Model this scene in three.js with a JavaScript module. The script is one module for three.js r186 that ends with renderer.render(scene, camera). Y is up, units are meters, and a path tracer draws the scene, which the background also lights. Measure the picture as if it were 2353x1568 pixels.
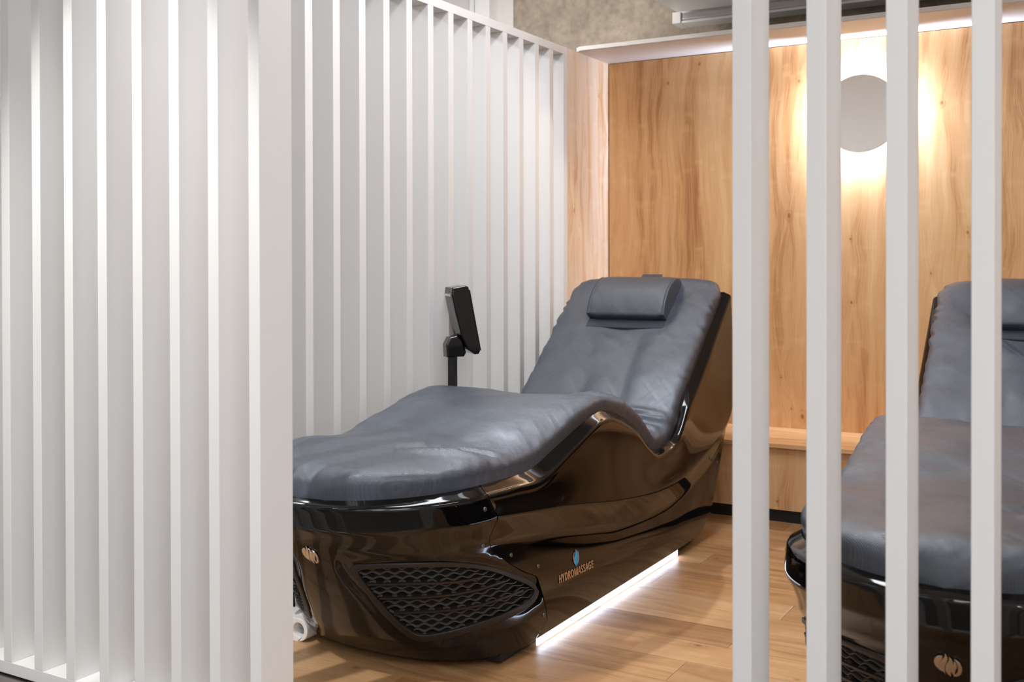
import * as THREE from 'three';
import { mergeGeometries, mergeVertices } from 'three/addons/utils/BufferGeometryUtils.js';
import { RoundedBoxGeometry } from 'three/addons/geometries/RoundedBoxGeometry.js';
import { RectAreaLightUniformsLib } from 'three/addons/lights/RectAreaLightUniformsLib.js';
import { FontLoader } from 'three/addons/loaders/FontLoader.js';
import { TextGeometry } from 'three/addons/geometries/TextGeometry.js';

RectAreaLightUniformsLib.init();
const scene = new THREE.Scene();
scene.background = new THREE.Color(0x1a1a1a);
const renderer = new THREE.WebGLRenderer({ antialias: true });
renderer.toneMapping = THREE.LinearToneMapping;
renderer.toneMappingExposure = 0.328;
renderer.shadowMap.enabled = true;
renderer.shadowMap.type = THREE.PCFSoftShadowMap;

/* ------------------------------------------------------------------ camera */
const W = 2353, H = 1568, FPX = 2473, CX = W / 2, EYE = 1.30;
const YAW = 29.97 * Math.PI / 180, PITCH = 0.0075, ROLL = 0.002;
const PPY = 606 + PITCH * FPX;
const camera = new THREE.PerspectiveCamera(2 * Math.atan(H / 2 / FPX) * 180 / Math.PI, W / H, 0.05, 60);
const fwd = new THREE.Vector3(-Math.sin(YAW), 0, -Math.cos(YAW)), rgt = new THREE.Vector3(Math.cos(YAW), 0, -Math.sin(YAW)), up0 = new THREE.Vector3(0, 1, 0);
const F2 = fwd.clone().multiplyScalar(Math.cos(PITCH)).addScaledVector(up0, -Math.sin(PITCH));
const U2 = up0.clone().multiplyScalar(Math.cos(PITCH)).addScaledVector(fwd, Math.sin(PITCH));
const R3 = rgt.clone().multiplyScalar(Math.cos(ROLL)).addScaledVector(U2, -Math.sin(ROLL));
const U3 = U2.clone().multiplyScalar(Math.cos(ROLL)).addScaledVector(rgt, Math.sin(ROLL));
camera.position.set(0, EYE, 0);
camera.quaternion.setFromRotationMatrix(new THREE.Matrix4().makeBasis(R3, U3, F2.clone().negate()));
camera.setViewOffset(W, H, 0, H / 2 - PPY, W, H);
camera.focus = 3.9; camera.userData.fStop = 4;
camera.updateMatrixWorld(true); scene.add(camera);
const EYEV = new THREE.Vector3(0, EYE, 0);
const rayDir = (px, py) => F2.clone().addScaledVector(R3, (px - CX) / FPX).addScaledVector(U3, -(py - PPY) / FPX);
const onX = (px, py, x) => { const d = rayDir(px, py); return EYEV.clone().addScaledVector(d, x / d.x); };
const onZ = (px, py, z) => { const d = rayDir(px, py); return EYEV.clone().addScaledVector(d, z / d.z); };
const toPx = p => { const q = p.clone().sub(EYEV), t = q.dot(F2); return [CX + FPX * q.dot(R3) / t, PPY - FPX * q.dot(U3) / t]; };

/* ------------------------------------------------------------- ceiling lights (out of view; the panels are added for fill) */
const lampSpecs = [];   // filled into fittings further down, next to the ceiling
const CEIL = 3.45;
const panel = (x, z, w, d, power, color = 0xffffff) => lampSpecs.push({ x, z, w, d, power, color });
for (const [x, p] of [[-4.4, 5], [-2.3, 5], [-0.2, 16], [1.9, 80]]) for (const z of [0.4, 3.2]) panel(x, z, 0.6, 2.0, p, 0xf6f9ff);
panel(-4.5, -3.5, 0.6, 1.8, 52, 0xf3f7ff); panel(-1.55, -3.5, 0.6, 1.8, 50, 0xf3f7ff); panel(1.2, -3.5, 0.6, 1.8, 20, 0xf3f7ff);  // unseen panels over the bays, added to brighten their interior
panel(-3.0, -4.7, 0.6, 1.0, 26, 0xfff6ec);  // unseen panel added to brighten the concrete wall
const spotSpecs = [   // track spotlights: position, target, intensity, cone, colour
  { p: [-2.84, 2.8, -3.85], t: [-1.45, 0.3, -3.75], i: 50, a: 0.46, c: 0xe8f1ff },
  { p: [-2.72, 3.2, -0.95], t: [-2.33, 0.0, -2.75], i: 66, a: 0.40, c: 0xf8f8f8 },
  { p: [-1.0, 3.2, -4.3], t: [-2.7, 1.6, -5.6], i: 18, a: 0.36, c: 0xfff3e4 },
];

/* ------------------------------------------------------------------ helpers */
let seed = 7;
const rnd = () => { seed = (seed * 1664525 + 1013904223) >>> 0; return seed / 4294967296; };
const hash2 = (x, y) => { let h = (x * 374761393 + y * 668265263) | 0; h = Math.imul(h ^ (h >>> 13), 1274126177); return ((h ^ (h >>> 16)) >>> 0) / 4294967296; };
function vnoise(x, y, px = 0, py = 0) {
  const xi = Math.floor(x), yi = Math.floor(y), fx = x - xi, fy = y - yi;
  const w = (a, p) => p ? ((a % p) + p) % p : a;
  const sx = fx * fx * (3 - 2 * fx), sy = fy * fy * (3 - 2 * fy);
  const a = hash2(w(xi, px), w(yi, py)), b = hash2(w(xi + 1, px), w(yi, py)), c = hash2(w(xi, px), w(yi + 1, py)), d = hash2(w(xi + 1, px), w(yi + 1, py));
  return a + (b - a) * sx + (c - a) * sy + (a - b - c + d) * sx * sy;
}
const fbm = (x, y, o = 4, px = 0, py = 0) => { let s = 0, a = 0.5, n = 0; for (let i = 0; i < o; i++) { s += a * vnoise(x + i * 17 * (px ? 0 : 1), y, px, py); n += a; a /= 2; x *= 2; y *= 2; px *= 2; py *= 2; } return s / n; };
const clamp = (x, a = 0, b = 1) => Math.min(b, Math.max(a, x));
const smooth = (a, b, x) => { const t = clamp((x - a) / (b - a)); return t * t * (3 - 2 * t); };
const lerp = (a, b, t) => a + (b - a) * t;
const used = {};
function uniq(n) { if (!(n in used)) { used[n] = 0; return n; } used[n]++; return n + '_' + String(used[n]).padStart(3, '0'); }
function thing(name, label, category, [x, y, z] = [0, 0, 0], extra = {}) {
  const g = new THREE.Group(); g.name = uniq(name); g.position.set(x, y, z); g.userData = { label, category, ...extra }; scene.add(g); return g;
}
function part(name, geo, mat, parent, label) { const m = new THREE.Mesh(geo, mat); m.name = name; if (label) m.userData.label = label; parent.add(m); return m; }
function box(w, h, d, x = 0, y = 0, z = 0, r = 0) {
  const g = r > 0 ? new RoundedBoxGeometry(w, h, d, 2, r) : new THREE.BoxGeometry(w, h, d);
  if (r <= 0) boxUV(g, w, h, d); g.translate(x, y, z); return g;
}
function boxUV(g, w, h, d) {   // uv in metres on every face
  const p = g.attributes.position, n = g.attributes.normal, uv = g.attributes.uv;
  for (let i = 0; i < p.count; i++) {
    const nx = Math.abs(n.getX(i)), ny = Math.abs(n.getY(i));
    if (nx > 0.5) uv.setXY(i, p.getZ(i), p.getY(i)); else if (ny > 0.5) uv.setXY(i, p.getX(i), p.getZ(i)); else uv.setXY(i, p.getX(i), p.getY(i));
  }
}
function span(x0, x1, y0, y1, z0, z1, r = 0) { return box(x1 - x0, y1 - y0, z1 - z0, (x0 + x1) / 2, (y0 + y1) / 2, (z0 + z1) / 2, r); }
function shiftUV(g, du, dv, swap) { const uv = g.attributes.uv; for (let i = 0; i < uv.count; i++) { const a = uv.getX(i), b = uv.getY(i); swap ? uv.setXY(i, b + du, a + dv) : uv.setXY(i, a + du, b + dv); } return g; }
function grid(nu, nv, fn, uvfn) {   // (nu+1)x(nv+1) vertices
  const pos = [], uv = [], idx = [];
  for (let i = 0; i <= nu; i++) for (let j = 0; j <= nv; j++) { const p = fn(i / nu, j / nv, i, j); pos.push(p.x, p.y, p.z); const q = uvfn ? uvfn(i / nu, j / nv, p) : [i / nu, j / nv]; uv.push(q[0], q[1]); }
  for (let i = 0; i < nu; i++) for (let j = 0; j < nv; j++) { const a = i * (nv + 1) + j, b = a + nv + 1; idx.push(a, b, a + 1, b, b + 1, a + 1); }
  const g = new THREE.BufferGeometry(); g.setAttribute('position', new THREE.Float32BufferAttribute(pos, 3)); g.setAttribute('uv', new THREE.Float32BufferAttribute(uv, 2)); g.setIndex(idx); g.computeVertexNormals(); return g;
}
function flip(g) { const i = g.index.array; for (let k = 0; k < i.length; k += 3) { const t = i[k]; i[k] = i[k + 1]; i[k + 1] = t; } g.computeVertexNormals(); return g; }
function mirrorX(g) { const m = g.clone(); m.scale(-1, 1, 1); if (m.index) flip(m); else { const p = m.attributes.position, n = m.attributes.normal; for (let i = 0; i < p.count; i += 3) { for (const a of [p, n]) { const b = [a.getX(i), a.getY(i), a.getZ(i)]; a.setXYZ(i, a.getX(i + 1), a.getY(i + 1), a.getZ(i + 1)); a.setXYZ(i + 1, ...b); } } } return m; }
function dataTex(w, h, fn, srgb = true, rep) {
  const d = new Uint8Array(w * h * 4);
  for (let y = 0; y < h; y++) for (let x = 0; x < w; x++) { const c = fn(x / w, y / h, x, y), o = (y * w + x) * 4; d[o] = clamp(c[0], 0, 255); d[o + 1] = clamp(c[1], 0, 255); d[o + 2] = clamp(c[2], 0, 255); d[o + 3] = 255; }
  const t = new THREE.DataTexture(d, w, h); t.wrapS = t.wrapT = THREE.RepeatWrapping; t.magFilter = THREE.LinearFilter; t.minFilter = THREE.LinearMipmapLinearFilter; t.generateMipmaps = true;
  if (srgb) t.colorSpace = THREE.SRGBColorSpace; if (rep) t.repeat.set(...rep); t.needsUpdate = true; return t;
}

/* ------------------------------------------------------------------ materials */
// oak veneer, grain along v; tile = 1.2 m x 2.4 m
function oak(light, mid, dark, sx, sy, knots, contrast, seedOff) {
  const ks = []; for (let i = 0; i < knots; i++) ks.push([rnd(), rnd(), 0.004 + rnd() * 0.008]);
  return (u, v) => {
    const U = u * sx, V = v * sy;
    const warp = (fbm(u * 6 + seedOff, v * 4, 3, 6, 4) - 0.5) * 0.10;
    let bend = 0, knot = 0;
    for (const [kx, ky, r] of ks) {
      let dx = u - kx; dx -= Math.round(dx); let dy = v - ky; dy -= Math.round(dy);
      const X = dx * sx, Y = dy * sy, q = X * X / (r * r) + Y * Y / (r * r * 2.2);
      knot = Math.max(knot, Math.exp(-q * 1.1) * 0.9, Math.exp(-Math.abs(Math.sqrt(q) - 2.2) * 2.2) * 0.22);
      bend += 0.03 * Math.sign(X) * Math.exp(-(X * X) / 0.006 - (Y * Y) / 0.02);
    }
    const g = U + warp * 0.9 + bend;
    const broad = fbm((U + warp) * 7.5 / 1.2 * 1.2, V * 0.8, 3, Math.round(sx * 7.5), 0);
    const band = fbm(g * 26, V * 1.3 + seedOff, 3);
    const ring = 0.5 + 0.5 * Math.sin(g * 95 + fbm(g * 9, V * 2.2, 3) * 11);
    const pores = fbm(g * 420, V * 11, 2);
    const tan = Math.max(0, fbm(U * 14, V * 22, 2) - 0.62) * 1.0;   // ray flecks across the grain
    let t = 0.30 + (broad - 0.5) * 0.9 + (band - 0.5) * 0.75 + (ring - 0.5) * 0.10 + (pores - 0.5) * 0.42;
    t = 0.5 + (t - 0.42) * contrast + knot * 0.75;
    t -= tan * 0.5;
    const c = [0, 0, 0];
    for (let k = 0; k < 3; k++) c[k] = t < 0.5 ? lerp(light[k], mid[k], clamp(t * 2)) : lerp(mid[k], dark[k], clamp((t - 0.5) * 2));
    return c;
  };
}
const texWall = dataTex(1536, 1536, oak([230, 188, 138], [212, 161, 108], [158, 102, 58], 2.4, 2.4, 30, 0.95, 3), true, [1 / 2.4, 1 / 2.4]);
const texFloor = dataTex(1024, 1536, oak([198, 160, 119], [178, 135, 92], [132, 92, 57], 0.7, 2.4, 7, 0.9, 11), true, [1 / 0.7, 1 / 2.4]);
const texOakLit = dataTex(512, 1024, oak([242, 226, 206], [230, 203, 173], [202, 148, 100], 0.6, 2.4, 5, 0.9, 23), true, [1 / 0.6, 1 / 2.4]);  // oak lightened so its colour carries the strong light on the return panel
const texConc = dataTex(768, 768, (u, v) => {
  const a = fbm(u * 5, v * 5, 5, 5, 5), b = fbm(u * 40, v * 40, 3, 40, 40), c = fbm(u * 14 + 0.3, v * 14, 3, 14, 14);
  const pit = vnoise(u * 90, v * 90, 90, 90) > 0.93 ? -14 : 0;
  const t = (a - 0.5) * 42 + (b - 0.5) * 40 + (c - 0.5) * 26 + pit; return [178 + t * 0.8, 165 + t * 0.78, 149 + t * 0.73];
}, true, [1 / 1.3, 1 / 1.3]);
const texConcB = dataTex(512, 512, (u, v) => { const t = fbm(u * 12, v * 12, 5, 12, 12) * 255; return [t, t, t]; }, false, [1 / 1.3, 1 / 1.3]);
// stretch vinyl: fine cross-hatched lines; tile = 0.10 m
const weave = (u, v) => {
  const l = (a, k) => Math.pow(0.5 + 0.5 * Math.cos(2 * Math.PI * a * k), 3);
  const a = l(u + v, 22), b = l(u - v, 22), m1 = vnoise((u + v) * 8, 3, 8), m2 = vnoise((u - v) * 8, 9, 8);
  return clamp(a * (0.25 + 0.75 * m1) * 0.6 + b * (0.25 + 0.75 * m2) * 0.6);
};
const texWeave = dataTex(512, 512, (u, v) => { const t = weave(u, v) * 255; return [t, t, t]; }, false, [10, 10]);
const texCush = dataTex(512, 512, (u, v) => { const w = weave(u, v), n = fbm(u * 30, v * 30, 2, 30, 30) - 0.5; const t = 1 + (w - 0.25) * 0.34 + n * 0.12; return [63 * t, 70 * t, 81 * t]; }, true, [10, 10]);

const std = o => new THREE.MeshStandardMaterial(o);
const M = {
  white: std({ color: 0xe6e4e1, roughness: 0.42 }),
  whiteB: std({ color: 0xe1dfdc, roughness: 0.45 }),
  oak: std({ map: texWall, roughness: 0.42 }),
  oakLit: std({ map: texOakLit, roughness: 0.4 }),
  floor: std({ map: texFloor, roughness: 0.38 }),
  floorB: std({ map: texFloor, roughness: 0.38, color: 0xe6e0da }),
  floorC: std({ map: texFloor, roughness: 0.40, color: 0xf6efe6 }),
  conc: std({ map: texConc, bumpMap: texConcB, bumpScale: 0.002, roughness: 0.9 }),
  paint: std({ color: 0xe9e6e2, roughness: 0.85 }),
  ceiling: std({ color: 0xe6e3df, roughness: 0.95 }),
  grey: std({ color: 0x6a645e, roughness: 0.8 }),
  slab: std({ color: 0x55504a, roughness: 0.9 }),
  black: std({ color: 0x0a0a0a, roughness: 0.6 }),
  gloss: new THREE.MeshPhysicalMaterial({ color: 0x070606, roughness: 0.06 }),
  liner: std({ color: 0x060606, roughness: 0.9 }),
  satin: std({ color: 0x1b1918, roughness: 0.42 }),
  wave: std({ color: 0x4b4843, roughness: 0.35 }),
  cush: new THREE.MeshPhysicalMaterial({ map: texCush, bumpMap: texWeave, bumpScale: 0.0006, roughness: 0.36, ior: 1.68 }),
  chrome: std({ color: 0xe3ddd4, metalness: 1, roughness: 0.16 }),
  copper: std({ color: 0xcfa67e, metalness: 0.6, roughness: 0.35 }),
  blue: std({ color: 0x3fa9dc, roughness: 0.4 }),
  screw: std({ color: 0x6a6866, metalness: 0.8, roughness: 0.35 }),
  alu: std({ color: 0xc9c6c2, metalness: 0.3, roughness: 0.4 }),
  disc: std({ color: 0xeae6e0, roughness: 0.7 }),
  print: std({ color: 0xe9e7e4, roughness: 0.6 }),
  red: std({ color: 0xb3201c, roughness: 0.5 }),
  plastic: std({ color: 0xf4f3f1, roughness: 0.35 }),
  led: std({ color: 0xffffff, emissive: 0xdcebff, emissiveIntensity: 6 }),
  glow: std({ color: 0xffffff, emissive: 0xfff1dd, emissiveIntensity: 5 }),
  lampFace: std({ color: 0xffffff, emissive: 0xffffff, emissiveIntensity: 4 }),
};

/* ------------------------------------------------------------------ setting */
function struct(name, geo, mat, label, category) { const m = new THREE.Mesh(geo, mat); m.name = name; m.userData = { kind: 'structure', label, category }; scene.add(m); return m; }
const XL = -6.2, XR = 3.2, ZB = -6.0, ZF = 6.2, FRONT = -2.15, SIDE = -2.711, BENCH = -5.335, BACK = -5.853, TOP = 2.49;
struct('floor', span(XL, XR, -0.12, -0.012, ZB - 0.1, ZF), M.slab, 'dark screed slab under the floor finishes', 'floor');
struct('floor_hall', span(XL, XR, -0.012, 0, FRONT + 0.02, ZF), M.grey, 'grey floor covering in front of the white slats', 'floor');
struct('ceiling', span(XL, XR, CEIL, CEIL + 0.1, ZB - 0.1, ZF), M.ceiling, 'plain pale ceiling over the whole hall', 'ceiling');
struct('wall_left', span(XL - 0.1, XL, -0.12, CEIL + 0.1, ZB - 0.1, ZF), M.paint, 'pale painted wall beyond the slatted partition', 'wall');
struct('wall_right', span(XR, XR + 0.1, -0.12, CEIL + 0.1, ZB - 0.1, ZF), M.paint, 'pale painted wall at the end of the lounger bays', 'wall');
struct('wall_front', span(XL - 0.1, XR + 0.1, -0.12, CEIL + 0.1, ZF, ZF + 0.1), M.paint, 'pale painted wall across the hall from the lounger bays', 'wall');
struct('wall_back', span(-3.445, XR, -0.12, CEIL, ZB - 0.1, ZB), M.conc, 'raw beige concrete wall above the oak panelling', 'wall');
struct('wall_back_painted', span(XL, -3.445, -0.12, CEIL, ZB - 0.1, ZB + 0.004), M.paint, 'white painted stretch of wall beside the raw concrete', 'wall');
// wood floor: planks run along x
{
  const g = new THREE.Group(); g.name = 'floor_boards'; g.userData = { kind: 'structure', label: 'oak plank floor under the black loungers', category: 'floor' }; scene.add(g);
  const pw = 0.185, pl = 1.24, zEnd = BENCH - 0.02, mats = [M.floor, M.floorB, M.floorC];
  const rows = Math.ceil((FRONT + 0.02 - zEnd) / pw) + 1, z0 = -3.502 + Math.ceil((3.502 + FRONT + 0.02) / pw) * pw;
  for (let r = 0; r < rows; r++) {
    const za = Math.min(z0 - r * pw, FRONT + 0.02), zb = Math.max(z0 - (r + 1) * pw, zEnd); if (za - zb < 0.01) continue;
    const off = -2.72 - ((r * 0.47) % 1) * pl;
    for (let x = off; x < 2.6; x += pl) {
      const xa = Math.max(x, -2.80), xb = Math.min(x + pl, 2.6); if (xb - xa < 0.02) continue;
      const b = span(xa + 0.0006, xb - 0.0006, -0.012, 0, zb + 0.0006, za - 0.0006); shiftUV(b, rnd() * 5, rnd() * 5, true);
      // gentle bevel on the top edges
      const p = b.attributes.position; const mz = (za + zb) / 2, mx = (xa + xb) / 2;
      part('plank', b, mats[Math.floor(rnd() * 3)], g);
    }
  }
}
// oak panelling, bench and soffit
struct('wall_back_panel', shiftUV(span(SIDE + 0.008, 2.6, 0, TOP - 0.004, BACK - 0.02, BACK), 2.66, 1.0), M.oak, 'oak veneer back wall behind the round lamp and loungers', 'wall');
struct('wall_left_panel', shiftUV(span(SIDE - 0.02, SIDE, 0, TOP, BACK - 0.02, -5.317), 0.3, 1.0), M.oakLit, 'narrow oak veneer return panel with strong light painted into its tone at the end of the slatted partition', 'wall');
const bench = thing('bench', 'low oak built in bench ledge along the back wall', 'bench', [0, 0, BENCH]);
part('seat_board', shiftUV(span(SIDE + 0.002, 2.6, 0.377, 0.397, BACK - BENCH + 0.001, 0.027), 0.1, 0.4, true), M.oak, bench);
part('front_panel', shiftUV(span(SIDE + 0.002, 2.6, 0.062, 0.3765, -0.018, 0), 0.5, 1.3), M.oak, bench);
part('plinth', span(SIDE + 0.002, 2.6, 0, 0.062, -0.03, -0.012), M.black, bench, 'black plinth strip under the oak front');
const soffit = thing('ceiling_shelf', 'white board soffit running along the top of the oak back wall', 'shelf', [0, TOP, BACK]);
part('board', span(SIDE + 0.004, 2.6, 0, 0.022, -0.02, 0.428), M.whiteB, soffit);
part('edge_strip', span(SIDE + 0.02, 2.6, 0.002, 0.024, 0.4285, 0.437), M.whiteB, soffit);
// white pilaster and conduit on the painted wall
struct('trim_1', span(-3.70, -3.59, 0, CEIL, ZB + 0.004, ZB + 0.06), M.plastic, 'flat white pilaster beside the raw concrete wall', 'trim');
struct('trim_2', span(-3.745, -3.712, 0, CEIL, ZB + 0.004, ZB + 0.05), M.plastic, 'slim white pipe casing beside the pilaster', 'trim');

/* ---- slatted screens */
function slatScreen(name, label, o) {
  // runs along local +x from 0; front face at z = 0 facing +z, depth d behind it; slats start at the given offsets
  const g = thing(name, label, 'partition', o.at); g.rotation.y = o.turn || 0;
  const { w, d, h, len, rail } = o;
  const railBack = o.railDepth || d;
  if (!o.noBottom) part('bottom_rail', span(0, len, 0, rail, -railBack, 0, 0.0015), M.white, g);
  part('top_rail', span(0, len, h - rail, h, -railBack, 0, 0.0015), M.white, g);
  const sg = span(0, w, rail, h - rail, -d, 0, 0.0015);
  for (const x of o.xs) { const m = part('slat', sg, M.white, g); m.position.x = x; }
  return g;
}
{
  const P = 0.1505, w = 0.0395, d = 0.128, n = 14, x0 = -2.056 - P * (n - 1);
  slatScreen('slatted_screen', 'white slatted screen ending beside the open entrance to the loungers', { at: [x0, 0, FRONT], w, d, h: TOP, len: P * (n - 1) + w, rail: 0.039, xs: [...Array(n).keys()].map(i => i * P) });
  const m = 16;
  slatScreen('slatted_screen', 'white slatted screen standing in front of the second lounger and round lamp', { at: [-0.7155, 0, FRONT], w, d, h: TOP, len: 0.1522 * (m - 1) + w, rail: 0.039, xs: [...Array(m).keys()].map(i => i * 0.1522) });
}
{
  // partition along z: positions along the plane x = SIDE from the photograph's even spacing
  const zOf = px => onX(px, 700, SIDE).z;
  const zEnd = zOf(1302.6), za = zOf(763), zb = zOf(1294), P = (za - zb) / 12, w = 0.0425, n = 20;
  const start = zb - w + 0.001, len = P * (n - 1) + w;
  const g = slatScreen('slatted_partition', 'white slatted partition running from the entrance screen to the oak panel', { at: [SIDE, 0, -5.3165], turn: 0, w, d: 0.104, h: TOP + 0.003, len: 0, rail: 0.0405, xs: [], noBottom: true });
  g.clear();
  const add = (nm, a, b, y0, y1) => part(nm, span(-0.104, 0, y0, y1, a, b, 0.0015), M.white, g);
  const L = Math.min(len, 5.3165 + FRONT - 0.128 - 0.01);
  add('bottom_rail', 0, L, 0, 0.0405); add('top_rail', 0, L, TOP + 0.003 - 0.0405, TOP + 0.003);
  const sg = span(-0.104, 0, 0.0405, TOP + 0.003 - 0.0405, 0, w, 0.0015);
  for (let i = 0; i < n; i++) { const z = i * P; if (z + w > L) break; const m = part('slat', sg, M.white, g); m.position.z = z; }
}

/* ---- ceiling fittings */
for (const s of lampSpecs) {
  const t = thing('ceiling_fill_light', 'long flat ceiling panel out of view, added as fill light', 'lamp', [s.x, CEIL, s.z], { group: 'unseen fill panels on the ceiling' });
  part('housing', span(-s.w / 2 - 0.02, s.w / 2 + 0.02, -0.06, 0, -s.d / 2 - 0.02, s.d / 2 + 0.02), M.plastic, t);
  part('light_diffuser', span(-s.w / 2, s.w / 2, -0.066, -0.0605, -s.d / 2, s.d / 2), M.lampFace, t);
  const a = new THREE.RectAreaLight(s.color, s.power, s.w, s.d); a.position.set(0, -0.07, 0); a.rotation.x = -Math.PI / 2; t.add(a);
}
for (const s of spotSpecs) {
  const t = thing('track_spotlight', 'white track spotlight hanging from the ceiling', 'lamp', s.p, { group: 'track spotlights on the ceiling' });
  const dir = new THREE.Vector3(...s.t).sub(new THREE.Vector3(...s.p)).normalize();
  const can = new THREE.LatheGeometry([[0.001, 0.14], [0.04, 0.14], [0.045, 0.13], [0.05, 0.0], [0.044, 0.0], [0.042, 0.02], [0.001, 0.02]].map(a => new THREE.Vector2(...a)), 24);
  const q = new THREE.Quaternion().setFromUnitVectors(new THREE.Vector3(0, -1, 0), dir);
  const c = part('lamp_head', can, M.plastic, t); c.quaternion.copy(q);
  const f = part('lamp_lens', new THREE.CylinderGeometry(0.04, 0.04, 0.004, 24).translate(0, 0.012, 0), M.lampFace, t); f.quaternion.copy(q);
  part('stem', new THREE.CylinderGeometry(0.012, 0.012, CEIL - s.p[1] - 0.07, 10).translate(0, (CEIL - s.p[1]) / 2 + 0.035, 0), M.plastic, t);
  const L = new THREE.SpotLight(s.c, s.i, 0, s.a, 0.45, 2); L.position.copy(dir).multiplyScalar(0.02); L.target.position.copy(dir); t.add(L); t.add(L.target); L.shadow.mapSize.set(2048, 2048); L.shadow.radius = 1.5;
}
/* ---- round wall lamp */
{
  const c = onZ(1977, 261, -5.795), R = 0.204;
  const t = thing('wall_lamp', 'round pale disc wall lamp with a glowing halo on the oak wall', 'lamp', [c.x, c.y, BACK]);
  const disc = new THREE.LatheGeometry([[0.001, 0.066], [R - 0.004, 0.066], [R, 0.062], [R, 0.054], [R - 0.004, 0.050], [0.001, 0.050]].map(a => new THREE.Vector2(...a)), 72).rotateX(Math.PI / 2);
  part('disc', disc, M.disc, t);
  part('mount', new THREE.CylinderGeometry(0.11, 0.11, 0.05, 40).rotateX(Math.PI / 2).translate(0, 0, 0.025), M.plastic, t);
  part('light_ring', new THREE.CylinderGeometry(0.124, 0.124, 0.022, 48, 1, true).rotateX(Math.PI / 2).translate(0, 0, 0.034), M.glow, t);
  for (let k = 0; k < 10; k++) { const a = k / 10 * Math.PI * 2, L = new THREE.PointLight(0xd6e3ff, 3.0, 0, 2); L.position.set(Math.cos(a) * 0.15, Math.sin(a) * 0.15, 0.034); L.shadow.radius = 0.5; t.add(L); }
}
/* ---- air conditioning unit */
{
  const t = thing('air_conditioner', 'long white air conditioning unit hanging before the concrete wall', 'air conditioner', [-2.236, 2.64, -5.72]);
  const Lx = 2.3;
  part('casing', span(0.03, Lx - 0.03, 0.058, 0.30, 0.055, 1.05, 0.012), M.plastic, t);
  part('outlet_face', span(0.055, Lx - 0.055, 0.014, 0.056, 0.012, 0.03, 0.003), M.alu, t, 'grey air outlet strip');
  part('outlet_flap', span(0.056, Lx - 0.056, 0.018, 0.03, 0.030, 0.036, 0.002), M.alu, t);
  part('bottom_lip', span(0.05, Lx - 0.05, 0, 0.014, -0.10, 0.034, 0.004), M.plastic, t);
  for (const x of [0, Lx - 0.05]) part('end_cap', span(x, x + 0.05, 0, 0.064, -0.10, 0.042, 0.004), M.plastic, t);
  part('back_box', span(0.03, Lx - 0.03, 0.016, 0.30, -0.10, 0.011), M.plastic, t);
  part('bracket', span(0.5, 1.8, 0.302, CEIL - 2.64, 0.3, 0.6), M.plastic, t);
}
console.log('setting done');

/* ------------------------------------------------------------------ massage lounger */
const XC = -2.165, ZC = -3.80;   // base point of the first lounger; local z = world z - ZC
// side curves of the shell: [z, y, t], half width hw, nose [front z, start z, exponent, y]
const LV = [
  { hw: 0.398, nose: [-2.482, -2.857, 2.0, 0.606], k: [[-2.857, .606, 0], [-3.02, .600, .08], [-3.187, .603, .16], [-3.37, .65, .25], [-3.60, .712, .33], [-3.726, .733, .36], [-3.82, .722, .39], [-4.04, .645, .46], [-4.18, .56, .52], [-4.25, .513, .55], [-4.343, .503, .585], [-4.454, .524, .62], [-4.528, .58, .65], [-4.59, .65, .685], [-4.73, .775, .74], [-4.96, .975, .87], [-5.185, 1.155, 1]] },
  { hw: 0.435, nose: [-2.437, -2.857, 2.0, 0.583], k: [[-2.857, .583, 0], [-3.04, .572, .08], [-3.208, .567, .16], [-3.43, .628, .25], [-3.652, .694, .33], [-3.72, .703, .36], [-3.797, .697, .39], [-4.0, .62, .46], [-4.14, .53, .52], [-4.228, .489, .55], [-4.338, .483, .585], [-4.453, .512, .62], [-4.527, .575, .65], [-4.60, .65, .685], [-4.755, .765, .74], [-4.97, .955, .87], [-5.18, 1.140, 1]] },
  { hw: 0.450, nose: [-2.460, -2.88, 2.0, 0.508], k: [[-2.88, .508, 0], [-3.0, .493, .08], [-3.15, .474, .16], [-3.35, .447, .25], [-3.58, .412, .33], [-3.66, .399, .36], [-3.75, .386, .39], [-3.96, .362, .46], [-4.15, .347, .52], [-4.25, .345, .55], [-4.36, .347, .585], [-4.488, .357, .62], [-4.60, .373, .65], [-4.70, .393, .685], [-4.87, .435, .74], [-5.10, .525, .87], [-5.25, .70, 1]] },
  { hw: 0.420, nose: [-2.497, -2.90, 2.1, 0.468], k: [[-2.90, .424, 0], [-3.0, .41, .08], [-3.15, .388, .16], [-3.325, .361, .25], [-3.56, .318, .33], [-3.68, .298, .36], [-3.8, .276, .39], [-4.0, .256, .46], [-4.2, .243, .52], [-4.3, .241, .55], [-4.42, .243, .585], [-4.566, .258, .62], [-4.66, .277, .65], [-4.75, .298, .685], [-4.887, .332, .74], [-5.04, .395, .87], [-5.13, .46, 1]] },
  { hw: 0.442, nose: [-2.700, -3.12, 2.1, 0.13], k: [[-3.12, .132, 0], [-3.253, .138, .16], [-3.637, .150, .33], [-3.939, .143, .46], [-4.28, .118, .585], [-4.592, .113, .74], [-4.79, .115, .87], [-4.865, .118, 1]] },
  { hw: 0.428, nose: [-2.808, -3.14, 2.4, 0.035], k: [[-3.14, .035, 0], [-3.3, .035, .16], [-4.0, .035, .46], [-4.45, .035, .7], [-4.74, .042, 1]] },
];
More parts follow.
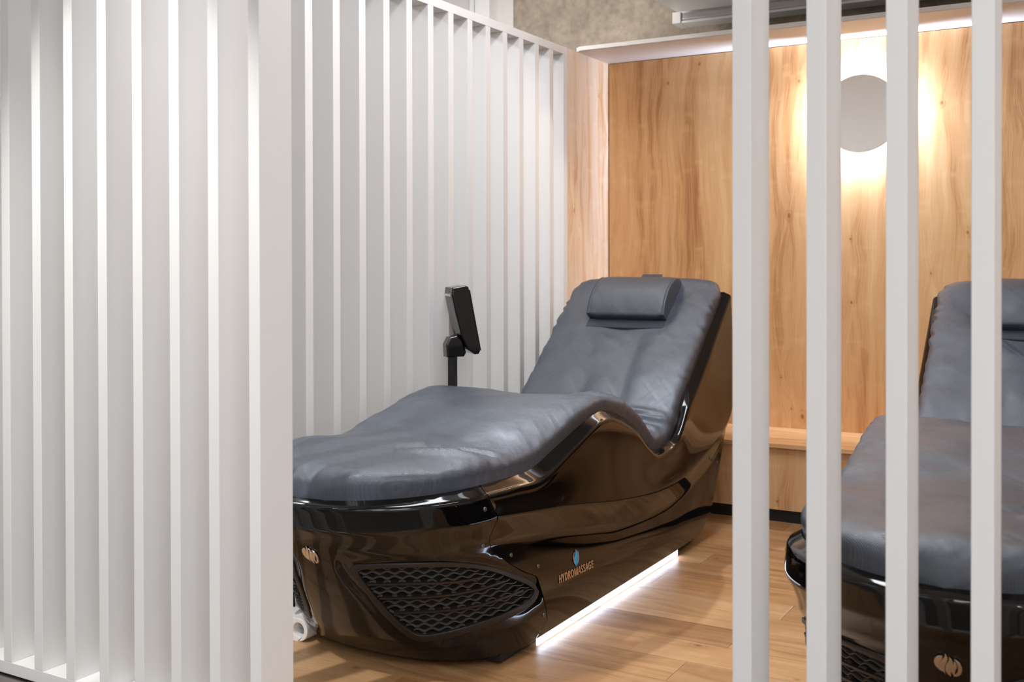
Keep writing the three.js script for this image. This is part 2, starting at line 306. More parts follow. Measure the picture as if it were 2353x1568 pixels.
function knot(ks, t) {
  let i = 0; while (i < ks.length - 2 && t > ks[i + 1][2]) i++;
  const b = ks[i], c = ks[i + 1], a = ks[i - 1] || b, d = ks[i + 2] || c, dt = c[2] - b[2], u = clamp((t - b[2]) / dt);
  const out = [];
  for (let k = 0; k < 2; k++) {
    let m0 = (c[k] - a[k]) / ((c[2] - a[2]) || 1) * dt, m1 = (d[k] - b[k]) / ((d[2] - b[2]) || 1) * dt;
    if (i === 0) m0 = c[k] - b[k]; if (i === ks.length - 2) m1 = c[k] - b[k];
    const u2 = u * u, u3 = u2 * u;
    out.push((2 * u3 - 3 * u2 + 1) * b[k] + (u3 - 2 * u2 + u) * m0 + (-2 * u3 + 3 * u2) * c[k] + (u3 - u2) * m1);
  }
  return out;
}
function levelPoint(L, p, inset = 0) {   // p 0..1 nose (0 = centre), 1..2 side
  const hw = L.hw - inset;
  if (p <= 1) {
    const [zf, zn, n, y] = L.nose, f = p * Math.PI / 2, e = 2 / n, yb = lerp(y, L.k[0][1], p * p);
    return new THREE.Vector3(hw * Math.pow(Math.sin(f), e), yb, zn + (zf - inset - zn) * Math.pow(Math.max(0, Math.cos(f)), e) - ZC);
  }
  const [z, y] = knot(L.k, p - 1); return new THREE.Vector3(hw, y, z - ZC);
}
const RAD = [0, 0.012, 0.010, 0.022, 0.05];
const SEGN = [5, 8, 6, 16, 5], CORN = 4;
const PROF = (() => {   // fixed list of [level parameter] so that the grid is regular
  const out = []; for (let s = 0; s < 5; s++) { for (let k = (s ? 1 : 0); k <= SEGN[s]; k++) out.push([s, k / SEGN[s]]); if (s < 4) for (let c = 1; c <= CORN; c++) out.push([s, 1 + c / CORN]); } return out;
})();
function profilePoint(p, j, inset = 0) {
  const [s, u] = PROF[j], P = k => levelPoint(LV[k], p, inset);
  const cut = (k, other) => { const a = P(k), b = P(other), l = a.distanceTo(b), r = Math.min(RAD[k], l * 0.42); return a.lerp(b, l > 0 ? r / l : 0); };
  if (u <= 1) {
    const a = s === 0 ? P(0) : cut(s, s + 1), b = s === 4 ? P(5) : cut(s + 1, s);
    const q = a.lerp(b, u);
    if (s === 1) { const m = Math.sin(u * Math.PI) * 0.006; q.x -= p > 1 ? m : 0; }
    if (s === 3) { const m = Math.sin(u * Math.PI); const f = Math.min(p, 1); q.x += m * 0.002 * f; q.z += m * 0.008 * (1 - f); }
    return q;
  }
  const k = s + 1, t = u - 1, a = cut(k, k - 1), c = P(k), b = cut(k, k + 1);
  return a.multiplyScalar((1 - t) * (1 - t)).addScaledVector(c, 2 * t * (1 - t)).addScaledVector(b, t * t);
}
const NV = PROF.length - 1;
const levelOf = j => { const [s, u] = PROF[j]; return s + Math.min(u, 1); };
const SEAM = [[0, 1.0], [1, .985], [2, 1.0], [3, .965], [3.3, 1.02], [3.65, 1.13], [4.2, 1.13], [5, 1.03]];
const seamAt = l => { let i = 0; while (i < SEAM.length - 2 && l > SEAM[i + 1][0]) i++; return lerp(SEAM[i][1], SEAM[i + 1][1], clamp((l - SEAM[i][0]) / (SEAM[i + 1][0] - SEAM[i][0]))); };

// grille outline in the photograph (zoom frame of 3.664 px per px at 640,1140) -> photo pixels
const zq = a => a.map(([x, y]) => [640 + x / 3.664, 1140 + y / 3.664]);
const smoothLoop = (pts, n) => new THREE.CatmullRomCurve3(pts.map(p => new THREE.Vector3(p[0], p[1], 0)), true, 'centripetal').getSpacedPoints(n).slice(0, n).map(v => [v.x, v.y]);
const G_OUT = smoothLoop(zq([[604, 612], [640, 580], [760, 572], [1100, 565], [1420, 558], [1620, 568], [1850, 610], [2040, 672], [2150, 728], [2188, 800], [2165, 880], [2080, 955], [1900, 1048], [1600, 1155], [1400, 1205], [1240, 1228], [1140, 1212], [1040, 1150], [920, 1040], [800, 905], [690, 750], [625, 665]]), 110);
const G_IN = smoothLoop(zq([[672, 640], [700, 622], [800, 612], [1100, 602], [1420, 598], [1600, 606], [1800, 640], [1980, 705], [2110, 762], [2150, 800], [2130, 850], [2060, 908], [1880, 995], [1600, 1090], [1380, 1148], [1230, 1170], [1160, 1160], [1080, 1108], [960, 1005], [840, 870], [740, 745], [690, 680]]), 110);
const inPoly = (poly, x, y) => { let c = false; for (let i = 0, j = poly.length - 1; i < poly.length; j = i++) { const [xi, yi] = poly[i], [xj, yj] = poly[j]; if ((yi > y) !== (yj > y) && x < (xj - xi) * (y - yi) / (yj - yi) + xi) c = !c; } return c; };
const distPoly = (poly, x, y) => { let m = 1e9; for (let i = 0, j = poly.length - 1; i < poly.length; j = i++) { const [ax, ay] = poly[j], [bx, by] = poly[i]; const dx = bx - ax, dy = by - ay, t = clamp(((x - ax) * dx + (y - ay) * dy) / (dx * dx + dy * dy)); m = Math.min(m, Math.hypot(x - ax - t * dx, y - ay - t * dy)); } return m; };

const toWorld = v => v.clone().add(new THREE.Vector3(XC, 0, ZC));
const toLocal = v => v.clone().sub(new THREE.Vector3(XC, 0, ZC));

function buildLounger(name, label) {
  const root = thing(name, label, 'massage chair', [XC, 0, ZC]);
  /* shells */
  const NN = 84, NS = 96, GAP = 0.0045;
  const surf = (tau, j) => profilePoint(tau * seamAt(levelOf(j)), j);
  const noseR = grid(NN, NV, (a, b, i, j) => surf(a, j));
  const sideR = grid(NS, NV, (a, b, i, j) => { const s = seamAt(levelOf(j)) + GAP; return profilePoint(s + (2 - s) * a, j); });
  const trial = new THREE.Mesh(noseR, new THREE.MeshBasicMaterial({ side: THREE.DoubleSide })); trial.position.set(XC, 0, ZC); trial.updateMatrixWorld(true);
  const trialS = new THREE.Mesh(sideR, trial.material); trialS.position.copy(trial.position); trialS.updateMatrixWorld(true);
  const rc = new THREE.Raycaster();
  const hit = (px, py, meshes) => { for (const [dx, dy] of [[0, 0], [-3, 0], [3, 0], [0, -3], [-6, 0], [6, 0], [-9, -4], [-14, -6]]) { const h = hit1(px + dx, py + dy, meshes); if (h) return h; } console.log('miss', px, py); return null; };
  const hit1 = (px, py, meshes = [trial, trialS]) => { rc.set(EYEV, rayDir(px, py).normalize()); const h = rc.intersectObjects(meshes, false)[0]; if (!h) return null; const n = h.face.normal.clone(); if (n.dot(rc.ray.direction) > 0) n.negate(); return { p: toLocal(h.point), n }; };
  // recess around the grille, then the opening itself
  const RIM = smoothLoop(zq([[470, 590], [500, 530], [570, 500], [800, 508], [1100, 512], [1420, 505], [1680, 515], [1900, 560], [2120, 650], [2225, 740], [2235, 860], [2130, 985], [1900, 1110], [1600, 1215], [1300, 1290], [1100, 1270], [900, 1130], [700, 900], [540, 720]]), 90);
  const recess = (g) => {
    const p = g.attributes.position, n = g.attributes.normal, moved = [];
    for (let i = 0; i < p.count; i++) {
      const v = new THREE.Vector3().fromBufferAttribute(p, i), [x, y] = toPx(toWorld(v));
      if (v.z + ZC > -2.5 - 0 && false) continue;
      if (x < 730 || x > 1300 || y < 1230 || y > 1530) continue;
      if (inPoly(RIM, x, y)) moved.push([i, 0.010 * smooth(0, 11, distPoly(RIM, x, y))]);
    }
    for (const [i, d] of moved) { const q = new THREE.Vector3().fromBufferAttribute(p, i), m = new THREE.Vector3().fromBufferAttribute(n, i); const out = toWorld(q).sub(EYEV).dot(m) > 0 ? 1 : -1; q.addScaledVector(m, out * d); p.setXYZ(i, q.x, q.y, q.z); }
    g.computeVertexNormals();
  };
  recess(noseR);
  const gOutP = G_OUT.map(([x, y]) => hit(x, y)), gInP = G_IN.map(([x, y]) => hit(x, y));
  // wavy slats inside the grille
  const y2 = x => { const k = [[600, 866], [850, 862], [1100, 857], [1300, 848], [1500, 826], [1700, 786], [1910, 716], [2200, 605]]; let i = 0; while (i < k.length - 2 && x > k[i + 1][0]) i++; return lerp(k[i][1], k[i + 1][1], (x - k[i][0]) / (k[i + 1][0] - k[i][0])); };
  const upAt = n => new THREE.Vector3(0, 1, 0).addScaledVector(n, -n.y).normalize();
  function ribbon(samples, half, front, back) {   // box section swept along samples {p,n}
    const pos = [], idx = []; const N = samples.length;
    samples.forEach(({ p, n }) => { const u = upAt(n); for (const [a, b] of [[half, front], [-half, front], [-half, back], [half, back]]) { const q = p.clone().addScaledVector(u, a).addScaledVector(n, b); pos.push(q.x, q.y, q.z); } });
    for (let i = 0; i < N - 1; i++) for (let k = 0; k < 4; k++) { const a = i * 4 + k, b = i * 4 + (k + 1) % 4, c = a + 4, d = b + 4; idx.push(a, b, c, b, d, c); }
    for (const e of [0, (N - 1) * 4]) idx.push(e, e + 1, e + 2, e, e + 2, e + 3);
    let g = new THREE.BufferGeometry(); g.setAttribute('position', new THREE.Float32BufferAttribute(pos, 3)); g.setIndex(idx); g = g.toNonIndexed(); g.computeVertexNormals(); return g;
  }
  const smoothed = arr => arr.map((s, i) => { const a = arr[Math.max(0, i - 2)], b = arr[Math.min(arr.length - 1, i + 2)], n = s.n.clone().add(a.n).add(b.n).normalize(); return { p: s.p, n }; });
  const runs = fn => { // pixel curve -> runs inside the inner outline
    const out = []; let cur = [];
    for (let x = 640; x <= 2200; x += 9) { const [X, Y] = [640 + x / 3.664, 1140 + fn(x) / 3.664]; const ok = inPoly(G_IN, X, Y) || distPoly(G_IN, X, Y) < 1.2; const h = ok && hit(X, Y, [trial, trialS]); if (h) cur.push(h); else { if (cur.length > 3) out.push(smoothed(cur)); cur = []; } }
    if (cur.length > 3) out.push(smoothed(cur)); return out;
  };
  const waves = [], bars = [];
  for (let k = -9; k <= 9; k++) { const rs = runs(x => y2(x) + 41 * k + 11 * Math.sin(x / 126 * 2 * Math.PI + (k & 1 ? Math.PI : 0))); for (const r of rs) waves.push(ribbon(r, 0.0010, -0.002, -0.010)); }
  for (const [k, xa, xb] of [[-3, 752, 1690], [0, 850, 1905], [3, 975, 2065]]) {
    const s = []; for (let x = xa; x <= xb; x += 12) { const h = hit(640 + x / 3.664, 1140 + (y2(x) + (k < 0 ? -118 + 22 * smooth(1100, 1690, x) : k > 0 ? 124 + 14 * smooth(1100, 2065, x) : 0)) / 3.664); if (h) s.push(h); }
    bars.push(ribbon(smoothed(s), 0.0036, 0.003, -0.012));
  }
  const ringGeo = (() => {
    const N = gOutP.length, pos = [], idx = [];
    for (let i = 0; i < N; i++) { const o = gOutP[i], n = gInP[i]; for (const [s, l] of [[o, -0.004], [o, 0.002], [o.p.distanceTo(n.p) > 0 ? { p: o.p.clone().lerp(n.p, 0.12), n: o.n } : o, 0.0045], [{ p: n.p.clone().lerp(o.p, 0.12), n: n.n }, 0.0045], [n, 0.0025], [n, -0.024]]) { const q = s.p.clone().addScaledVector(s.n, l); pos.push(q.x, q.y, q.z); } }
    for (let i = 0; i < N; i++) for (let k = 0; k < 5; k++) { const a = i * 6 + k, b = a + 1, c = ((i + 1) % N) * 6 + k, d = c + 1; idx.push(a, b, c, b, d, c); }
    const g = new THREE.BufferGeometry(); g.setAttribute('position', new THREE.Float32BufferAttribute(pos, 3)); g.setIndex(idx); g.computeVertexNormals(); return g;
  })();
  // opening in both shells
  const MID = G_OUT.map((o, i) => [lerp(o[0], G_IN[i][0], 0.5), lerp(o[1], G_IN[i][1], 0.5)]);
  const open = g => {
    const p = g.attributes.position, px = []; for (let i = 0; i < p.count; i++) px.push(toPx(toWorld(new THREE.Vector3().fromBufferAttribute(p, i))));
    const keep = [], a = g.index.array; for (let i = 0; i < a.length; i += 3) { const x = (px[a[i]][0] + px[a[i + 1]][0] + px[a[i + 2]][0]) / 3, y = (px[a[i]][1] + px[a[i + 1]][1] + px[a[i + 2]][1]) / 3; if (!inPoly(MID, x, y)) keep.push(a[i], a[i + 1], a[i + 2]); }
    g.setIndex(keep); return g;
  };
  open(noseR);
  const noUV = g => { const h = g.clone(); h.deleteAttribute('uv'); return h; };
  const nose = mergeGeometries([noseR, mirrorX(noseR)]);
  const noseM = part('nose_shell', nose, M.gloss, root);
  part('side_shell', sideR, M.gloss, root); part('side_shell', mirrorX(sideR), M.gloss, root);
  const rear = grid(8, NV, (a, b, i, j) => { const q = profilePoint(2, j); q.x *= 1 - 2 * a; q.z -= Math.sin(a * Math.PI) * 0.02; return q; });
  part('rear_panel', rear, M.gloss, root);
  // dark inner carcass seen through seams and grille
  const inner = grid(60, NV, (a, b, i, j) => profilePoint(a * 2, j, 0.032));
  part('carcass', mergeGeometries([inner, mirrorX(inner)]), M.liner, root);
  part('base_pan', span(-0.40, 0.40, 0.012, 0.036, -4.70 - ZC, -2.98 - ZC), M.black, root);
  for (const [x, z] of [[-0.33, 0.6], [0.33, 0.6], [-0.33, -0.75], [0.33, -0.75]]) part('foot', new THREE.CylinderGeometry(0.03, 0.034, 0.013, 16).translate(x, 0.0065, z), M.black, root);
  // grilles
  for (const s of [1, -1]) {
    const f = g => s > 0 ? g : mirrorX(g);
    const gr = part('grille_frame', f(ringGeo), M.satin, root);
    for (const w of waves) part('grille_wave', f(w), M.wave, gr);
    for (const b of bars) part('grille_bar', f(b), M.satin, gr);
  }
  /* screws */
  const screwG = new THREE.LatheGeometry([[0.001, 0.004], [0.002, 0.003], [0.0035, 0.0042], [0.0062, 0.0035], [0.0072, 0.0005], [0.0072, -0.002]].map(a => new THREE.Vector2(...a)), 18);
  for (const [x, y] of [[1114, 1171], [1109, 1255], [1174, 1276], [1236, 1302], [1249, 1414], [1631, 1053], [1647, 1062]]) { const h = hit(x, y); if (!h) continue; for (const s of [1, -1]) { const m = part('screw', screwG, M.screw, root); m.position.set(h.p.x * s, h.p.y, h.p.z); const n = h.n.clone(); n.x *= s; m.quaternion.setFromUnitVectors(new THREE.Vector3(0, 1, 0), n); } }
  /* led strips under both sides */
  for (const s of [1, -1]) {
    part('led_strip', span(s * 0.414 - 0.003, s * 0.414 + 0.003, 0.0008, 0.034, -4.50 - ZC, -3.20 - ZC), M.led, root, 'white light strip under the shell');
    const L = new THREE.RectAreaLight(0xc9defF, 26, 1.3, 0.028); L.position.set(s * 0.4185, 0.019, -3.85 - ZC);
    L.quaternion.setFromRotationMatrix(new THREE.Matrix4().lookAt(new THREE.Vector3(0, 0, 0), new THREE.Vector3(s, -0.15, 0), new THREE.Vector3(0, 1, 0)));
    root.add(L);
  }
  /* cushion */
  const BASE = [[-2.468, 0.598], [-2.53, 0.602], [-2.66, 0.606], ...LV[0].k.map(([z, y]) => [z, y]), [-5.225, 1.183]];
  const bc = new THREE.CatmullRomCurve3(BASE.map(([z, y]) => new THREE.Vector3(0, y, z)), false, 'centripetal');
  const NL = 260, MW = 64, bp = bc.getSpacedPoints(NL), len = bc.getLength();
  const nor = bp.map((p, i) => { const a = bp[Math.max(0, i - 7)], b = bp[Math.min(NL, i + 7)]; const ty = b.y - a.y, tz = b.z - a.z, l = Math.hypot(ty, tz); return new THREE.Vector3(0, -tz / l, ty / l); });
  const sAt = z => { let k = 0; while (k < NL && bp[k].z > z) k++; return k / NL * len; };
  const sKnee = sAt(-3.74), sVal = sAt(-4.33);
  const folds = [ // [s0,x0,s1,x1,width,height]
    [0.42, 0.20, 0.56, 0.40, 0.018, -0.010], [0.36, 0.10, 0.54, 0.37, 0.03, 0.008], [0.30, 0.15, 0.44, 0.39, 0.02, 0.006],
    [sVal + 0.14, 0.02, sVal + 0.62, -0.05, 0.04, 0.008], [sVal + 0.12, 0.12, sVal + 0.62, 0.10, 0.04, -0.007], [sVal + 0.15, -0.15, sVal + 0.5, -0.02, 0.035, -0.006],
    [sVal + 0.10, 0.05, sVal + 0.16, 0.38, 0.025, 0.012], [sVal + 0.03, -0.3, sVal + 0.05, 0.36, 0.03, 0.010], [sVal + 0.22, 0.15, sVal + 0.20, 0.36, 0.02, 0.006],
    [sVal + 0.05, -0.38, sVal + 0.25, -0.1, 0.03, 0.006], [sKnee + 0.18, 0.2, sKnee + 0.22, 0.40, 0.02, 0.008],
  ];
  const foldH = (s, x) => { let h = 0; for (const [s0, x0, s1, x1, w, a] of folds) { const ds = s1 - s0, dx = x1 - x0, t = clamp(((s - s0) * ds + (x - x0) * dx) / (ds * ds + dx * dx)); const d = Math.hypot(s - s0 - t * ds, x - x0 - t * dx); h += 3.0 * a * Math.exp(-d * d / (w * w)) * (0.35 + 0.65 * Math.sin(Math.PI * clamp(t, 0.12, 0.88))); } return h; };
  const cush = grid(NL, MW, (a, b, i) => {
    const s = i / NL * len, p = bp[i], n = nor[i], z = p.z;
    const zn = -2.875, zf = -2.468;
    let hw = 0.412; if (z > zn) hw *= Math.sqrt(Math.max(0, 1 - Math.pow((z - zn) / (zf - zn), 2)));
    const e = len - s, rc0 = 0.13; if (e < rc0) hw -= rc0 * (1 - Math.sqrt(Math.max(0, 1 - Math.pow(1 - e / rc0, 2)))) * 0.8;
    let T = 0.098 - 0.016 * Math.exp(-Math.pow((s - sKnee) / 0.18, 2)) - 0.012 * Math.exp(-Math.pow((s - sVal) / 0.12, 2));
    T *= Math.pow(clamp(1 - Math.pow(1 - clamp(s / 0.10), 2.4)), 0.55);
    if (e < 0.09) T *= Math.pow(clamp(1 - Math.pow(1 - e / 0.09, 2.2)), 0.5);
    const th = (b * 2 - 1) * Math.PI / 2, sn = Math.sin(th), cs = Math.max(0, Math.cos(th));
    let x = hw * Math.sign(sn) * Math.pow(Math.abs(sn), 0.62), h = T * Math.pow(cs, 0.42);
    const rel = hw > 0 ? x / 0.412 : 0, topness = smooth(0.3, 0.95, T > 0 ? h / 0.09 : 0);
    x *= 1 - 0.035 * (1 - clamp(h / (T + 1e-6))) ;
    h -= topness * (0.045 * Math.exp(-Math.pow((s - sKnee) / 0.26, 2)) * (1 - rel * rel) + 0.022 * smooth(sVal, sVal + 0.3, s) * (1 - rel * rel) * smooth(0, 0.25, e));
    h += topness * (foldH(s, x) + (fbm(s * 5 + 3, x * 5 + 7, 4) - 0.5) * 0.030);
    const edge = smooth(0.6, 0.95, Math.abs(rel)) + smooth(0.12, 0.03, s);
    const g = Math.sin((s * 1.0 + x * 1.2) * 80 + fbm(s * 9, 3, 2) * 9) * (0.0022 + 0.004 * smooth(0.55, 0.35, e) * smooth(0.03, 0.12, e)) * clamp(edge) * smooth(0.015, 0.04, h) * smooth(0.092, 0.055, h) * (0.3 + fbm(s * 6, 11, 2));
    return new THREE.Vector3(x + Math.sign(x) * g, p.y + n.y * h, p.z + n.z * h - ZC);
  }, (a, b, p) => [p.x, a * len]);
  part('cushion', cush, M.cush, root, 'charcoal cross-hatched stretch vinyl cushion');
  /* head pillow on the backrest */
  const pil = new THREE.Group(); pil.name = 'pillow'; root.add(pil);
  const iA = Math.round((sAt(-4.93)) / len * NL), pA = bp[iA], nA = nor[Math.min(NL, iA + 12)];
  const tA = new THREE.Vector3(0, nA.z, -nA.y);   // up the backrest
  pil.matrixAutoUpdate = true; pil.position.set(0, pA.y, pA.z - ZC).addScaledVector(nA, 0.070);
  pil.quaternion.setFromRotationMatrix(new THREE.Matrix4().makeBasis(new THREE.Vector3(1, 0, 0), nA, new THREE.Vector3(0, -nA.z, nA.y)));   // local y = off the backrest, local -z = up it
  const sec = new THREE.CatmullRomCurve3([[0.002, 0], [-0.010, 0.045], [-0.011, 0.054], [-0.005, 0.060], [0.045, 0.090], [0.12, 0.110], [0.20, 0.103], [0.262, 0.072], [0.284, 0.03], [0.282, 0]].map(([l, n]) => new THREE.Vector3(0, n, -l)), false, 'centripetal').getSpacedPoints(44);
  const PWD = 0.20;
  const pillowGeo = grid(40, 44, (a, b, i, j) => { const q = sec[j].clone(), u = a * 2 - 1, e = Math.pow(Math.abs(u), 14); const cen = new THREE.Vector3(0, 0.045, -0.14); q.lerp(cen, 0.10 * e); q.x = PWD * u + 0; q.y += (fbm(u * 3 + 9, j * 0.09, 2) - 0.5) * 0.006; return q; }, (a, b) => [a * 0.4, b * 0.45]);
  part('pillow_body', pillowGeo, M.cush, pil);
  for (const s of [1, -1]) { const sh = new THREE.Shape(sec.map(v => new THREE.Vector2(-v.z, v.y))); const gsh = new THREE.ExtrudeGeometry(sh, { depth: 0.006, bevelEnabled: true, bevelSize: 0.004, bevelThickness: 0.006, bevelOffset: -0.010, bevelSegments: 3, steps: 1 }).rotateY(Math.PI / 2).translate(s > 0 ? PWD - 0.004 : -PWD - 0.002, 0.003, 0); part('end_panel', gsh, M.cush, pil);
    const pipe = new THREE.TubeGeometry(new THREE.CatmullRomCurve3(sec.map(v => new THREE.Vector3(s * (PWD - 0.001), 0.045 + (v.y - 0.045) * 0.95, -0.14 + (v.z + 0.14) * 0.95))), 60, 0.0028, 6); part('piping', pipe, M.cush, pil); }
  part('flap', new RoundedBoxGeometry(0.415, 0.022, 0.055, 3, 0.009).rotateX(0.12).translate(0, 0.006, 0.026), M.cush, pil);
  part('strap', new RoundedBoxGeometry(0.11, 0.006, 0.10, 2, 0.002).rotateX(0.12).translate(0.03, 0.014, -0.295), M.cush, pil);
  /* nose emblem: five flames in an oval */
  {
    const jn = PROF.findIndex(([s, u]) => s === 3 && u >= 0.08), q0 = profilePoint(0, jn + 1), q1 = profilePoint(0, jn + 5);
    const c = profilePoint(0, jn), tang = q0.clone().sub(q1).normalize(), n = new THREE.Vector3(0, -tang.z, tang.y); if (n.z < 0) n.negate();
    const em = new THREE.Group(); em.name = 'emblem'; em.userData.label = 'polished metal emblem of wavy strokes in an oval'; root.add(em);
    em.position.copy(c).addScaledVector(n, 0.0015).addScaledVector(tang, 0.002);
    em.quaternion.setFromRotationMatrix(new THREE.Matrix4().makeBasis(new THREE.Vector3(1, 0, 0), tang, n));
    const flame = pts => { const s = new THREE.Shape(); s.moveTo(...pts[0]); for (let i = 1; i < pts.length; i += 1) { const p = pts[i]; p.length === 2 ? s.lineTo(...p) : s.bezierCurveTo(...p); } const g = new THREE.ExtrudeGeometry(s, { depth: 0.002, bevelEnabled: true, bevelSize: 0.0008, bevelThickness: 0.001, bevelSegments: 2, curveSegments: 14 }); return g; };
    const k = 0.001;
    const list = [
      [[-12, 22], [-24, 22, -33, 12, -31, 0], [-29, -9, -22, -15, -14, -18], [-22, -8, -21, 2, -17, 8], [-13, 14, -11, 18, -12, 22]],
      [[-4, 29], [-2, 16, -20, 10, -18, -5], [-17, -12, -13, -16, -8, -23], [-11, -12, -9, -5, -6, 1], [-1, 10, 3, 17, -4, 29]],
      [[5, 21], [8, 10, -6, 3, -6, -10], [-6, -19, -1, -23, 4, -28], [4, -18, 5, -12, 9, -4], [14, 5, 13, 14, 5, 21]],
      [[15, 12], [18, 4, 7, -4, 7, -14], [8, -20, 12, -23, 15, -25], [13, -17, 15, -11, 19, -5], [22, 1, 20, 8, 15, 12]],
      [[17, 18], [25, 15, 32, 8, 32, -4], [31, -18, 24, -26, 12, -26], [18, -22, 22, -16, 24, -8], [26, 2, 22, 10, 17, 18]],
    ];
    for (const l of list) part('stroke', flame(l.map(p => p.map((v, i) => v * k * (i % 2 ? 1.18 : 0.88)))), M.chrome, em);
  }
  return { root, hit };
}
const lounger = buildLounger('massage_lounger', 'black massage lounger with grey cushion beside the slatted partition and touchscreen stand');
console.log('lounger done');
/* lettering on the right flank */
{
  const font = await new FontLoader().loadAsync('fonts/droid/droid_sans_bold.typeface.json');
  const a = lounger.hit(1283.5, 1341.5), b = lounger.hit(1362, 1305), up = lounger.hit(1283.5, 1322);
  const xa = b.p.clone().sub(a.p), width = xa.length(), X = xa.normalize();
  let Y = up.p.clone().sub(a.p); const hgt = Y.length() * 0.98; Y.addScaledVector(X, -Y.dot(X)).normalize(); const N = X.clone().cross(Y);
  const sign = new THREE.Group(); sign.name = 'flank_lettering'; sign.userData.label = 'copper coloured lettering HYDROMASSAGE with a blue flame in an oval'; lounger.root.add(sign);
  sign.position.copy(a.p).addScaledVector(N, 0.0015); sign.quaternion.setFromRotationMatrix(new THREE.Matrix4().makeBasis(X, Y, N));
  const mk = s => { const g = new TextGeometry(s, { font, size: 1, depth: 0.12, curveSegments: 5 }); g.computeBoundingBox(); return g; };
  const txt = mk('HYDROMASSAGE'), bb = txt.boundingBox;
  txt.translate(-bb.min.x, -bb.min.y, 0).scale(width / (bb.max.x - bb.min.x), hgt / (bb.max.y - bb.min.y), 0.012);
  part('letters', txt, M.copper, sign);
  const k = hgt / 17, cx = width * 0.50, cy = hgt * 1.22;
  const shp = pts => { const s = new THREE.Shape(); s.moveTo(...pts[0]); for (let i = 1; i < pts.length; i++) s.bezierCurveTo(...pts[i]); return new THREE.ExtrudeGeometry(s, { depth: 0.0016, bevelEnabled: false, curveSegments: 12 }); };
  const sc = l => l.map(p => p.map((v, i) => v * k * (i % 2 ? 0.95 : 1.35) + (i % 2 ? cy : cx)));
  part('ring_half', shp(sc([[-4, 32], [-12, 28, -12, 8, -4, 4], [-9, 12, -9, 24, -4, 32]])), M.copper, sign);
  part('ring_half', shp(sc([[5, 33], [12, 28, 12, 8, 4, 3], [9, 12, 9, 25, 5, 33]])), M.copper, sign);
  part('flame', shp(sc([[-1, 37], [1, 26, -9, 20, -7, 10], [-6, 5, -3, 2, 1, -3], [0, 4, 1, 9, 3, 14], [7, 22, 6, 30, -1, 37]])), M.blue, sign, 'blue flame');
  part('flame', shp(sc([[3, 31], [8, 26, 7, 20, 4, 13], [3, 9, 2, 6, 3, 1], [7, 8, 9, 16, 8, 22], [7, 26, 6, 29, 3, 31]])), M.blue, sign, 'blue flame');
}
const second = lounger.root.clone(); second.name = uniq('massage_lounger'); second.position.x = XC + 1.815; scene.add(second);
second.userData = { label: 'black massage lounger standing behind the slats, beneath the round wall lamp', category: 'massage chair' };
{ const l = second.getObjectByName('flank_lettering'); }

/* ------------------------------------------------------------------ touchscreen stand */
{
  const base = onX(1040, 850, -2.655);
  const t = thing('touchscreen_stand', 'slim black post carrying a tilted glossy touchscreen seen from behind', 'screen', [base.x, 0, base.z]);
  part('post', new RoundedBoxGeometry(0.032, 0.92, 0.034, 2, 0.004).translate(0, 0.46, 0), M.satin, t);
  part('foot_plate', new RoundedBoxGeometry(0.07, 0.01, 0.16, 2, 0.003).translate(0, 0.005, 0), M.black, t);
  const head = new THREE.Group(); head.name = 'display_head'; t.add(head); head.position.set(0.004, 0.882, 0); head.rotation.y = -0.72; head.scale.setScalar(0.93);
  const extr = (pts, w, r = 0.008) => { const s = new THREE.Shape(pts.map(p => new THREE.Vector2(p[0] * 0.74, p[1]))); return new THREE.ExtrudeGeometry(s, { depth: w - 2 * r, bevelEnabled: true, bevelSize: r, bevelThickness: r, bevelOffset: -r, bevelSegments: 4, steps: 1 }).translate(0, 0, -(w - 2 * r) / 2).rotateY(Math.PI / 2); };
  // profile: first coordinate runs towards the viewer's side (-) / screen side (+)
  const shell = [[-0.03, 0.335], [0.055, 0.345], [0.078, 0.338], [0.082, 0.326], [0.158, 0.03], [0.148, 0.014], [0.12, 0.012], [0.075, 0.035], [0.03, 0.10], [-0.012, 0.22], [-0.035, 0.30]];
  part('housing', extr(shell, 0.14), M.gloss, head);
  part('screen', extr([[0.082, 0.325], [0.089, 0.322], [0.163, 0.032], [0.156, 0.03]], 0.135, 0.001), M.black, head);
  part('hinge_block', extr([[-0.055, 0.0], [-0.06, 0.06], [-0.035, 0.095], [0.02, 0.105], [0.05, 0.08], [0.075, 0.02], [0.06, 0.0]], 0.075), M.gloss, head);
}
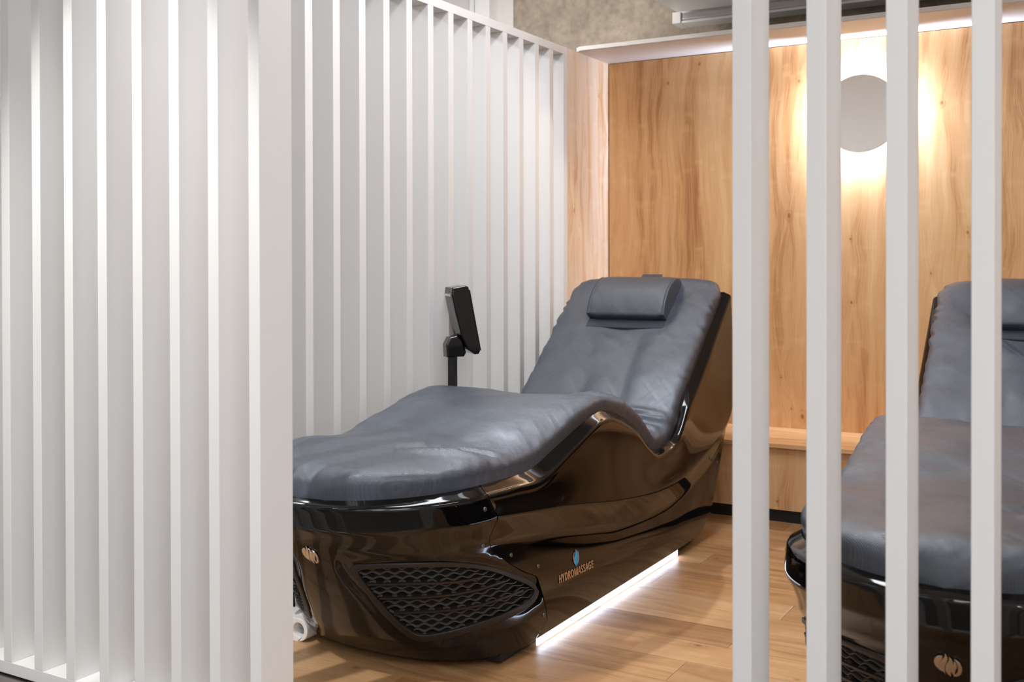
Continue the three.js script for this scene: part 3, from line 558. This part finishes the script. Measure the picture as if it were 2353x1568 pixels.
{
  const font = await new FontLoader().loadAsync('fonts/droid/droid_sans_bold.typeface.json');
  const head = scene.getObjectByName('display_head');
  const g = new TextGeometry('HYDROMASSAGE', { font, size: 0.0125, depth: 0.0008, curveSegments: 3 }); g.computeBoundingBox(); const b = g.boundingBox;
  g.translate(-(b.min.x + b.max.x) / 2, 0, 0).scale(0.82, 1, 1);
  const m = part('lettering', g, M.print, head, 'small white lettering HYDROMASSAGE'); m.position.set(0, 0.292, 0.0265); m.rotation.x = 0.055;
}
/* ------------------------------------------------------------------ white plug block on the floor */
{
  const p = onZ(705, 1440, -2.87);
  const t = thing('plug_block', 'white plastic plug block with round opening and red dot on the floor', 'plug', [-2.515, 0, -2.865]);
  const s = new THREE.Shape(); s.moveTo(-0.15, 0); s.lineTo(0.035, 0); s.absarc(0.03, 0.04, 0.04, -Math.PI / 2, Math.PI / 2, false); s.lineTo(-0.01, 0.082); s.lineTo(-0.04, 0.098); s.lineTo(-0.15, 0.094); s.closePath();
  const h = new THREE.Path(); h.absarc(0.03, 0.04, 0.024, 0, Math.PI * 2, true); s.holes.push(h);
  part('body', new THREE.ExtrudeGeometry(s, { depth: 0.06, bevelEnabled: true, bevelSize: 0.003, bevelThickness: 0.003, bevelOffset: -0.003, bevelSegments: 2, curveSegments: 24 }).translate(0, 0, -0.03), M.plastic, t);
  part('switch_dot', new THREE.CylinderGeometry(0.005, 0.005, 0.004, 16).rotateX(Math.PI / 2).translate(-0.03, 0.022, 0.033), M.red, t, 'small red dot');
  part('cable', new THREE.TubeGeometry(new THREE.CatmullRomCurve3([[-0.005, 0.11, 0.02], [-0.02, 0.17, 0.01], [-0.045, 0.23, 0], [-0.06, 0.30, -0.02], [-0.065, 0.36, -0.06]].map(a => new THREE.Vector3(...a))), 30, 0.008, 8), M.black, t, 'black cable');
}

scene.traverse(o => { if (o.isMesh) { o.castShadow = true; o.receiveShadow = true; } if ((o.isSpotLight || o.isPointLight) ) o.castShadow = true; });
renderer.render(scene, camera);
